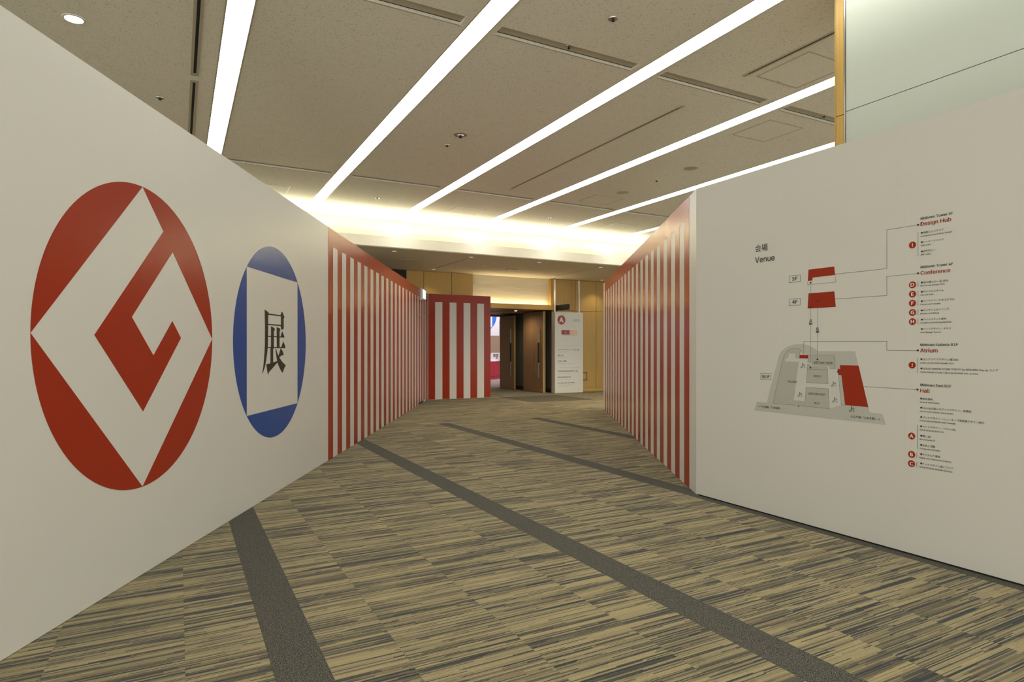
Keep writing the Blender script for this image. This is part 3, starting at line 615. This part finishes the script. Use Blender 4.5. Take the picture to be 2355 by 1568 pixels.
# frosted glass wall behind the map partition with a wooden end
XG = 4.35
wg = box('wall_glass', (XG + 0.02, XG + 0.6, -5.9, 2.975, 0.0, Z_CEIL - 0.001), 'core_board')
tag(wg, 'pale green frosted glass wall rising behind the map partition', 'wall', kind='structure')
ys = [2.902 - 2.4 * i for i in range(4)] + [-5.9]
for a, b in zip(ys, ys[1:]):
    for z0, z1 in ((0.0, 1.035), (1.04, 2.04), (2.045, 3.0425), (3.0475, Z_CEIL - 0.002)):
        box('glass_panel', (XG, XG + 0.019, b + 0.002, a - 0.002, z0, z1), 'frosted_panel', wg)
box('edge_trim', (XG - 0.004, XG + 0.019, 2.903, 2.9135, 0.0, Z_CEIL - 0.002), 'steel', wg)
for z0, z1 in ((0.0, 3.026), (3.031, Z_CEIL - 0.002)):
    box('wood_edge', (XG - 0.006, XG + 0.019, 2.915, 2.976, z0, z1), 'oak', wg)
box('corner_strip', (XG - 0.006, XG + 0.6, 2.9785, 2.986, 0.0, Z_CEIL - 0.002), 'oak', wg)

# ------------------------------------------------------------------ wooden back wall and door recess
WF = frame((0, Y_WOOD, 0), (1, 0))
DX0, DX1, Z_OPEN = 7.25, 9.75, 2.445
wb = boxes('wall_back', [(5.30, DX0 - 0.02, Y_WOOD + 0.03, Y_WOOD + 0.25, 0, Z_SOFFIT - 0.013), (DX1 + 0.06, X_MAX, Y_WOOD + 0.03, Y_WOOD + 0.25, 0, Z_SOFFIT - 0.013), (DX0 - 0.02, DX1 + 0.06, Y_WOOD + 0.16, Y_WOOD + 0.25, 2.59, Z_SOFFIT - 0.013)], 'gap_black')
tag(wb, 'golden oak panelled back wall around the hall doors', 'wall', kind='structure')
g = 0.006
for a, b in ((5.30, 5.783), (5.783, 6.583), (6.583, 7.39)):
    box('wood_panel', (a + g, min(b, DX0 - 0.03) - g if b > 7.3 else b - g, Y_WOOD, Y_WOOD + 0.029, 2.46, Z_SOFFIT - 0.02), 'oak', wb)
    box('wood_panel', (a + g, min(b, DX0 - 0.03) - g if b > 7.3 else b - g, Y_WOOD, Y_WOOD + 0.029, 0.108, 2.45), 'oak', wb)
xs_ = [9.815, 10.633, 11.408, 12.2, 13.0, 13.8, 14.6, 15.4, 16.2, X_MAX]
for a, b in zip(xs_, xs_[1:]):
    box('wood_panel', (a + g, b - g, Y_WOOD, Y_WOOD + 0.029, 2.4575, Z_SOFFIT - 0.02), 'oak', wb)
    box('wood_panel', (a + g, b - g, Y_WOOD, Y_WOOD + 0.029, 0.108, 2.4475), 'oak', wb)
box('stone_panel', (DX0 - 0.02, DX1, Y_WOOD + 0.10, Y_WOOD + 0.159, 2.50, Z_SOFFIT - 0.013), 'stone_panel', wb)
box('jamb', (DX1 + 0.002, DX1 + 0.06, Y_WOOD - 0.03, Y_WOOD + 0.159, 2.586, Z_SOFFIT - 0.014), 'oak', wb)
box('jamb', (DX1 + 0.032, DX1 + 0.06, Y_WOOD - 0.012, Y_WOOD + 0.03, 0.0, 2.44), 'walnut', wb)
box('door_header', (DX0 - 0.05, DX1 + 0.03, Y_WOOD - 0.15, Y_WOOD + 0.02, Z_OPEN, 2.585), 'oak_flat', wb, 0.003)
bb = box('baseboard_back', (DX1 + 0.07, X_MAX, Y_WOOD - 0.008, Y_WOOD + 0.029, 0.001, 0.104), 'oak_flat')
tag(bb, 'lighter oak skirting along the wooden back wall', 'baseboard', kind='structure')
bw = box('dark_opening_sheet', (-3.0, 5.295, Y_WOOD + 0.02, Y_WOOD + 0.2, 0, Z_SOFFIT - 0.013), 'black_metal')  # black sheet stands in for the dark opening beside the oak
tag(bw, 'black sheet standing in for the dark opening left of the oak panels', 'wall', kind='structure')
ll = thing('ledge_light', 'hidden warm light strip glowing along the ledge above the doors', 'ledge light')
light_bar('light_strip', DX0, DX1 - 0.06, Y_WOOD + 0.03, 2.558, 0.03, math.radians(20), 'ledge_light', ll)
# recess, vestibule
Y1, Y2 = 17.0, 18.5
rec = boxes('wall_recess', [(DX1 + 0.03, DX1 + 0.058, Y_WOOD + 0.031, Y_WOOD + 0.26, 0, 2.44), (DX1 + 0.03, DX1 + 0.12, Y_WOOD + 0.26, Y1, 0, 2.60), (DX0 - 0.12, DX0 - 0.03, Y_WOOD + 0.26, Y1, 0, 2.60),
     (9.655, 9.755, Y1 + 0.1, Y2, 0, 2.60), (7.25, 7.345, Y1 + 0.1, Y2, 0, 2.60)], 'dark_wall')
tag(rec, 'dark grey side walls of the door recess', 'wall', kind='structure')
boxes('frame_wall', [(9.628, DX1 + 0.12, Y1, Y1 + 0.1, 0, 2.6), (DX0 - 0.12, 7.37, Y1, Y1 + 0.1, 0, 2.6), (7.37, 9.628, Y1, Y1 + 0.1, 2.414, 2.6)], 'walnut', rec)
boxes('frame_wall', [(9.50, 9.9, Y2, Y2 + 0.1, 0, 2.6), (7.0, 7.5, Y2, Y2 + 0.1, 0, 2.6), (7.5, 9.50, Y2, Y2 + 0.1, 2.374, 2.6)], 'walnut', rec)
boxes('recess_soffit', [(DX0 - 0.03, DX1 + 0.03, Y_WOOD + 0.03, Y1, Z_OPEN + 0.005, 2.49), (7.3, 9.7, Y1 + 0.1, Y2, 2.43, 2.49)], 'walnut', rec)
boxes('recess_base', [(DX1 + 0.022, DX1 + 0.03, Y_WOOD + 0.031, Y1, 0.001, 0.12), (9.647, 9.655, Y1 + 0.1, Y2, 0.001, 0.12)], 'brown_base', rec)

def door_leaf(label, x0, x1, y0, y1, zt, mat, hy, kick):
    t = thing('door_leaf', label, 'door', ((x0 + x1) / 2, (y0 + y1) / 2, 0))
    hx, ym, hd = (x1 - x0) / 2, (y0 + y1) / 2, (y1 - y0) / 2
    box('leaf', (-hx, hx, -hd + 0.006, hd, 0.008, zt), mat, t)
    box('lit_edge', (-hx + 0.001, hx - 0.001, -hd, -hd + 0.0055, 0.008, zt), 'lit_edge_wood', t)  # front edge coloured golden, as the light makes it look
    box('seal', (hx * 0.25, hx * 0.5, -hd - 0.002, -hd - 0.0002, 0.02, zt - 0.01), 'black_metal', t)
    n_ = 2
    ygr = -hd + (y1 - y0) * 0.45
    if kick: 
        box('kick_plate', (-hx - 0.002, -hx - 0.0002, -hd + 0.01, hd - 0.01, 0.012, 0.15), 'walnut', t)
        box('stile', (-hx - 0.003, -hx - 0.0002, -hd + 0.01, -hd + 0.16, 0.151, zt - 0.01), 'walnut', t)
    else: box('groove', (-hx - 0.001, -hx - 0.0001, ygr, ygr + 0.008, 0.01, zt - 0.005), 'gap_black', t)
    for sx in (-1, 1):
        xh = sx * (hx + 0.05)
        h = lathe('pull_handle', [(0.017, 0.437), (0.019, 0.44), (0.019, 1.942), (0.017, 1.945)], 'grey_metal', t, (xh, hy - ym, 0), 14)
        lathe('grip', [(0.0235, 0.892), (0.0235, 1.49)], 'black_metal', h, (0, 0, 0), 14)
        for zz in (0.86, 1.525): box('bracket', (min(0, -sx * 0.049), max(0, -sx * 0.049), -0.008, 0.008, zz - 0.01, zz + 0.01), 'grey_metal', h)
    lathe('door_stop', [(0.016, 0.0), (0.016, 0.012), (0.008, 0.02)], 'steel', t, (0, 0, 0), 14, mw=Matrix.Translation((-hx, -hd + 0.07, 0.075)) @ Matrix.Rotation(-math.pi / 2, 4, 'Y'))
    return t
door_leaf('walnut door leaf standing open next to the white letter A board', 9.495, 9.575, 15.8, 16.99, 2.41, 'walnut', 15.98, False)
door_leaf('walnut door leaf of the inner doorway, standing open beside the bright hall', 9.435, 9.50, 17.5, 18.49, 2.365, 'walnut', 17.63, True)

# ------------------------------------------------------------------ hall beyond the doors
hf = box('floor_hall', (5.0, 18.2, 18.605, 28.0, -0.12, -0.002), 'hall_carpet_pile')
tag(hf, 'grey carpet of the bright hall beyond the doors', 'floor', kind='structure')
hc = box('ceiling_hall', (5.0, 18.2, 18.61, 28.0, 4.6, 4.7), 'cream_wall'); tag(hc, 'ceiling of the bright hall', 'ceiling', kind='structure')
hw = boxes('wall_hall', [(5.0, 18.2, 27.6, 27.8, 0, 4.6), (5.0, 5.1, 18.7, 27.6, 0, 4.6), (18.1, 18.2, 18.7, 27.6, 0, 4.6), (5.0, 7.24, 18.605, 18.7, 0, 4.6), (9.91, 18.1, 18.605, 18.7, 0, 4.6), (7.24, 9.91, 18.605, 18.7, 2.605, 4.6)], 'core_board')
tag(hw, 'pale wooden wall at the back of the bright hall', 'wall', kind='structure')
for i in range(9):
    x0 = 9.3 + 0.8 * i
    box('wood_panel', (x0 + 0.004, x0 + 0.796, 27.57, 27.599, 0.0, 4.6), 'hall_oak', hw)
ct = thing('display_counter', 'crimson many-sided display counter in the hall beyond the doors', 'counter')
cpoly = [(10.3, 24.05), (12.06, 24.05), (12.78, 24.77), (12.78, 25.7), (10.3, 25.7)]
def prism(name, poly, z0, z1, mat, parent):
    bm = bmesh.new()
    a = [bm.verts.new((x, y, z0)) for x, y in poly]; b = [bm.verts.new((x, y, z1)) for x, y in poly]
    k = len(poly); bm.faces.new(a[::-1]); bm.faces.new(b)
    for i in range(k): bm.faces.new((a[i], a[(i + 1) % k], b[(i + 1) % k], b[i]))
    return link(name, finish(bm, name), mat, parent)
grow = lambda poly, d: [(x + (d if x > 11.5 else -d), y + (d if y > 25 else -d)) for x, y in poly]
prism('plinth', grow(cpoly, -0.006), 0.0, 0.125, 'hall_red', ct); prism('body', cpoly, 0.128, 0.765, 'hall_red', ct); prism('counter_top', grow(cpoly, 0.008), 0.766, 0.782, 'banner_white', ct)
def board(label, x0, x1, y, z0, z1, pics, text=None):
    t = thing('display_board', label, 'display board', ((x0 + x1) / 2, y, z0))
    hx = (x1 - x0) / 2
    box('panel', (-hx, hx, -0.01, 0.01, 0.0, z1 - z0), 'banner_white', t); box('foot', (-hx * 0.8, hx * 0.8, 0.011, 0.14, 0.0, 0.015), 'banner_white', t)
    for (a, b, c, d, m) in pics: box('picture', (a - (x0 + x1) / 2, b - (x0 + x1) / 2, -0.013, -0.0105, c - z0, d - z0), m, t)
board('white display board with photographs standing on the crimson counter', 11.995, 12.46, 24.33, 0.783, 1.142, [(12.09, 12.2, 0.96, 1.085, 'photo_brown'), (12.23, 12.33, 0.96, 1.085, 'photo_brown'), (12.21, 12.3, 0.88, 0.95, 'photo_grey')])
board('lower white display board with a blue picture on the crimson counter', 11.2, 11.985, 24.33, 0.783, 1.095, [(11.9, 11.975, 0.885, 0.95, 'photo_blue'), (11.6, 11.85, 0.87, 0.95, 'photo_blue')])
bn = thing('hanging_banner', 'white hanging banner with part of a blue round emblem, in the hall', 'banner', (10.87, 24.8, 1.896))
box('cloth', (0, 1.755, 0.0, 0.004, 0.0, 1.85), 'banner_white', bn)
box('top_bar', (-0.02, 1.775, -0.008, 0.012, 1.85, 1.875), 'steel', bn)
for xw in (0.1, 1.65): box('wire', (xw, xw + 0.004, 0.0, 0.004, 1.875, 2.70), 'steel', bn)
BF = frame((0, 0, 0), (1, 0))
for a0 in (45, 135, 225, 315):
    decal('emblem_segment', [disc(0.875, 0.894, 0.75, 0.75, 24, math.radians(a0), math.radians(a0 + 90))], 'banner_blue', BF, bn)
hb = thing('hanging_box', 'pale grey box hanging beside the banner in the hall', 'box', (13.35, 26.0, 2.63))
box('body', (-0.2, 0.2, 0.0, 0.3, 0.0, 0.3), 'map_pale', hb, 0.01); box('hanger', (-0.02, 0.02, 0.13, 0.17, 0.3, 1.97), 'white_metal', hb)

# ------------------------------------------------------------------ letter A information board with its two poles
ab = thing('information_board', 'tall white board with a red letter A beside the open doors', 'sign board', (9.72, 15.5, 0))
box('panel', (0.0, 0.99, 0.0, 0.19, 0.003, 2.385), 'white_vinyl', ab, 0.002)
AF = frame((0, 0, 0), (1, 0))
for m, x0, z0, x1, z1 in BOARD_RECTS:
    if abs(z1 - z0) < 0.03: zc = (z0 + z1) / 2; z0, z1 = zc - 0.004, zc + 0.004
    decal('printed_bar' if m != 'red' else 'red_plan', [rect(x0, min(z0, z1), x1, max(z0, z1))], m, AF, ab)
decal('letter_badge', [disc(BOARD_BADGE[0], BOARD_BADGE[1], 0.137)], 'red', AF, ab)
letters('badge_letter', 'A', BOARD_BADGE[0], BOARD_BADGE[1], 0, 0.145, 'badge_white', AF, ab, off=0.0025, center=True, bold=0.03)
for i in (0, 2): decal('plan_dot', [disc(BOARD_DOT[i], BOARD_DOT[i + 1], 0.017, n=16)], 'badge_white', AF, ab, off=0.002)
for s_, a, z, w, h, m in BOARD_TEXT: letters('lettering', s_, a, z, w, h, m, AF, ab, bold=0.012)
for lab, x in (('white tension pole rising from the left end of the letter A board', 9.775), ('white tension pole rising from the right end of the letter A board', 10.63)):
    t = thing('tension_pole', lab, 'pole', (x, 15.6, 2.386), 'tension poles above the letter A board')
    lathe('tube', [(0.026, 0.0), (0.026, 0.955)], 'white_metal', t, (0, 0, 0), 16)
    lathe('ceiling_foot', [(0.012, 0.956), (0.012, 0.975), (0.04, 0.976), (0.04, 0.9955)], 'steel', t, (0, 0, 0), 16)
bs = thing('blade_sign', 'black blade sign projecting from the oak wall above the letter A board', 'sign', (9.9, 15.42, 2.43))
box('body', (-0.03, 0.03, -0.37, 0.35, 0.0, 0.16), 'black_metal', bs, 0.003); box('end_cap', (-0.031, 0.031, -0.376, -0.3705, -0.001, 0.161), 'black_metal', bs); box('wall_plate', (-0.05, 0.05, 0.3505, 0.378, -0.02, 0.18), 'black_metal', bs)
ap = thing('wall_hatch', 'small square hatch low on the oak wall beside the letter A board', 'hatch', (10.94, Y_WOOD, 0.335))
boxes('frame', [(-0.125, 0.125, -0.008, -0.0005, 0.0, 0.022), (-0.125, 0.125, -0.008, -0.0005, 0.226, 0.248), (-0.125, -0.103, -0.008, -0.0005, 0.022, 0.226), (0.103, 0.125, -0.008, -0.0005, 0.022, 0.226)], 'brown_base', ap)
box('cover', (-0.1025, 0.1025, -0.006, -0.0005, 0.0225, 0.2255), 'oak', ap); box('latch', (0.055, 0.075, -0.009, -0.0065, 0.05, 0.062), 'black_metal', ap)

# exit sign on the left striped wall
ex = link('exit_sign', None); tag(ex, 'small lit green exit sign on the left striped wall near the corner', 'exit sign')
ex.matrix_basis = LF @ Matrix.Translation((12.12, 2.46, 0.0015))
box('casing', (0, 0.52, 0.02, 0.26, 0.0, 0.055), 'white_metal', ex, 0.006)
box('base_plate', (-0.02, 0.1, 0.0, 0.019, 0.0, 0.04), 'white_metal', ex)
fc = box('face', (0.025, 0.50, 0.04, 0.245, 0.0552, 0.062), 'exit_glow', ex)
decal('exit_symbol', [rect(0.05, 0.05, 0.2, 0.235)] + stroke([(0.24, 0.14), (0.36, 0.14)], 0.03) + [[(0.36, 0.09), (0.46, 0.14), (0.36, 0.19)]], 'exit_white', Matrix.Translation((0, 0, 0.062)), ex)

# ------------------------------------------------------------------ ceiling fittings
def sprinkler(label, x, y, z=Z_CEIL, s=1.0, mat='steel'):
    t = thing('sprinkler', label, 'sprinkler', (x, y, z), 'ceiling sprinklers')
    lathe('flange', [(0.040 * s, 0.0), (0.038 * s, -0.006), (0.022 * s, -0.009)], mat, t, n=20)
    lathe('head', [(0.009 * s, -0.0091), (0.009 * s, -0.018), (0.014 * s, -0.019), (0.014 * s, -0.022)], 'black_metal', t, n=14)
for lab, x, y in (('sprinkler head left of the leftmost light strip', -0.174, 7.78), ('sprinkler head near the top edge between two light strips', 3.168, 4.151),
                  ('small sprinkler head just behind the detector ring in the ceiling', 3.173, 7.776), ('sprinkler head above the left end of the cove', 3.17, 11.071),
                  ('sprinkler head in front of the middle of the cove', 6.809, 11.069), ('sprinkler head between the two round ceiling speakers', 6.826, 7.799)): sprinkler(lab, x, y)
sprinkler('flat sprinkler on the ceiling groove nearest the camera', 3.136, 4.765, Z_CEIL + 0.026, 0.8); sprinkler('flat sprinkler on the ceiling groove beside the wooden wall end', 6.734, 4.765, Z_CEIL + 0.026, 0.8)
t = thing('smoke_detector', 'round ringed detector in the ceiling between two light strips', 'detector', (3.17, 7.316, Z_CEIL))
lathe('ring', [(0.085, 0.0), (0.083, -0.005), (0.07, -0.006)], 'speaker_grille', t); lathe('body', [(0.045, -0.0061), (0.04, -0.02), (0.026, -0.022)], 'steel', t); lathe('head', [(0.018, -0.0222), (0.018, -0.038)], 'black_metal', t, n=16)
for lab, y in (('round ceiling speaker nearer the cove', 8.66), ('round ceiling speaker nearer the map wall', 7.02)):
    t = thing('ceiling_speaker', lab, 'speaker', (6.815, y, Z_CEIL), 'round ceiling speakers')
    lathe('rim', [(0.108, 0.0), (0.106, -0.006), (0.096, -0.008)], 'trim_metal', t); lathe('grille', [(0.0955, -0.0005), (0.09, -0.003), (0.03, -0.006)], 'speaker_grille', t)
def hatch(label, x0, x1, y0, y1, z=Z_CEIL, mat='ceiling_board'):
    t = thing('access_hatch', label, 'access hatch', ((x0 + x1) / 2, (y0 + y1) / 2, z), 'square ceiling access hatches')
    hx, hy = (x1 - x0) / 2, (y1 - y0) / 2
    boxes('frame', [(-hx, hx, -hy, -hy + 0.012, -0.004, 0.0), (-hx, hx, hy - 0.012, hy, -0.004, 0.0), (-hx, -hx + 0.012, -hy + 0.012, hy - 0.012, -0.004, 0), (hx - 0.012, hx, -hy + 0.012, hy - 0.012, -0.004, 0)], 'trim_metal', t)
    box('panel', (-hx + 0.014, hx - 0.014, -hy + 0.014, hy - 0.014, -0.003, 0.0), mat, t)
    for sx in (-0.02, 0.02): lathe('catch', [(0.008, -0.0031), (0.008, -0.006)], 'steel', t, (sx, hy - 0.03, 0), 10)
for lab, x0, x1, y0, y1 in (('ceiling hatch in front of the middle of the cove', 4.70, 5.31, 10.98, 11.58), ('ceiling hatch at the right end of the cove by the striped wall', 8.355, 8.965, 10.81, 11.41),
      ('ceiling hatch just above the top edge of the emblem wall', 1.06, 1.667, 11.01, 11.6), ('ceiling hatch left of the wooden wall end, under the fourth light strip', 6.21, 6.80, 5.09, 5.68),
      ('ceiling hatch beside the air slot at upper right', 5.10, 5.70, 3.75, 4.35), ('faint ceiling hatch between the fourth and fifth light strips', 6.51, 7.11, 8.97, 9.56)): hatch(lab, x0, x1, y0, y1)
def air_slot(label, x, y0, y1, w=0.05, along='y', z=Z_CEIL, gap=None):
    if along == 'y': t = thing('air_slot', label, 'air vent', (x, y0, z), 'linear ceiling air slots'); f = lambda a, b, c, d, e, g_: (a, b, c, d, e, g_)
    else: t = thing('air_slot', label, 'air vent', (y0, x, z), 'linear ceiling air slots'); f = lambda a, b, c, d, e, g_: (c, d, a, b, e, g_)
    L = y1 - y0; h = w / 2
    boxes('frame', [f(-h, -h * 0.35, 0, L, -0.004, 0), f(h * 0.35, h, 0, L, -0.004, 0), f(-h * 0.35, h * 0.35, 0, 0.06, -0.004, 0), f(-h * 0.35, h * 0.35, L - 0.06, L, -0.004, 0)], 'trim_metal', t)
    box('slit', f(-h * 0.34, h * 0.34, 0.061, L - 0.061, -0.001, 0), 'gap_black', t)
air_slot('long thin dark air slot running between the third and fourth light strips', 4.994, 5.26, 9.39, 0.045)
air_slot('air slot at upper right running up to the wooden wall end', 4.985, 2.2, 4.41, 0.055)
air_slot('dark air slot left of the leftmost light strip, front piece', 0.145, 3.0, 6.98, 0.075); air_slot('dark air slot left of the leftmost light strip, rear piece', 0.145, 7.10, 11.6, 0.075)
air_slot('fine dark slot set in the ceiling groove left of the second light strip', 4.722, 0.75, 2.06, 0.044, 'x', Z_CEIL + 0.0255); air_slot('fine dark slot set in the ceiling groove right of the third light strip', 4.722, 4.40, 5.70, 0.044, 'x', Z_CEIL + 0.0255)
def downlight(label, x, y, z, r, mat, group):
    t = thing('downlight', label, 'downlight', (x, y, z), group)
    lathe('trim_ring', [(r, 0.0), (r * 0.98, -0.005), (r * 0.8, -0.007)], 'white_metal', t, n=24); lathe('lens', [(r * 0.78, -0.0072), (r * 0.5, -0.009)], mat, t, n=20)
    return t
t = downlight('brightly lit round downlight above the emblem wall at upper left', -0.759, 6.252, Z_CEIL, 0.085, 'lamp_white', 'downlights')
spot_lamp('downlight_beam', (-0.759, 6.252, Z_CEIL - 0.03), 25, (1, 0.96, 0.9), 2.0)
ZS = Z_SOFFIT - 0.012
for lab, x, y in (('small downlight in the lower ceiling above the left striped wall', 4.059, 12.91), ('small downlight at the front end of the lower ceiling slot', 5.865, 12.93), ('small downlight at the rear end of the lower ceiling slot', 5.883, 15.34),
                  ('small downlight under the middle of the cove lip', 7.667, 12.94), ('small downlight under the right part of the cove lip', 9.503, 12.97), ('small downlight above the oak panels next to the right striped wall', 11.30, 15.36),
                  ('small downlight by the top of the left tension pole', 9.522, 15.30), ('small downlight in front of the glowing stone panel', 7.69, 15.32)):
    downlight(lab, x, y, ZS, 0.06, 'lamp_dim', 'small downlights in the lower ceiling')
for x, y, p in ((9.503, 12.97, 190), (9.522, 15.30, 18), (11.30, 15.36, 24), (7.667, 12.94, 80), (5.883, 15.34, 14), (7.69, 15.32, 14)): spot_lamp('downlight_beam', (x, y, ZS - 0.03), p, (1.0, 0.86, 0.6), 1.9)
air_slot('dark slot between two downlights in the lower ceiling', 5.875, 13.1, 15.24, 0.045, 'y', ZS); air_slot('faint slot in the lower ceiling above the tension poles', 9.49, 13.15, 15.2, 0.03, 'y', ZS)
sprinkler('sprinkler head in the lower ceiling above the striped end panel', 6.779, 14.15, ZS, 0.9)
t = thing('ceiling_sensor', 'flat rectangular sensor plate in the lower ceiling', 'sensor', (7.685, 14.4, ZS)); box('plate', (-0.13, 0.13, -0.05, 0.05, -0.02, 0.0), 'speaker_grille', t, 0.004); box('lens', (-0.1, 0.1, -0.03, 0.03, -0.026, -0.0205), 'white_metal', t)
hatch('faint hatch in the lower ceiling above the left striped wall', 4.35, 5.0, 14.0, 14.6, ZS, 'soffit_board')
t = downlight('small lit lamp in the soffit of the door recess', 8.93, 16.45, Z_OPEN + 0.005, 0.05, 'lamp_white', 'downlights'); spot_lamp('downlight_beam', (8.93, 16.45, 2.41), 34, (1, 0.85, 0.6), 2.9, 1.0)

# ------------------------------------------------------------------ walls that close the foyer out of view
for nm, b, lab in (('wall_outer_left', (X_MIN - 0.2, X_MIN, 9.0, 18.6, 0, ZT), 'plain cream outer wall beyond the emblem partition'),
                   ('wall_outer_right', (X_MAX, X_MAX + 0.2, 9.0, 18.6, 0, ZT), 'plain cream outer wall beyond the map partition')):
    tag(box(nm, b, 'cream_wall'), lab, 'wall', kind='structure')

set_all_text()
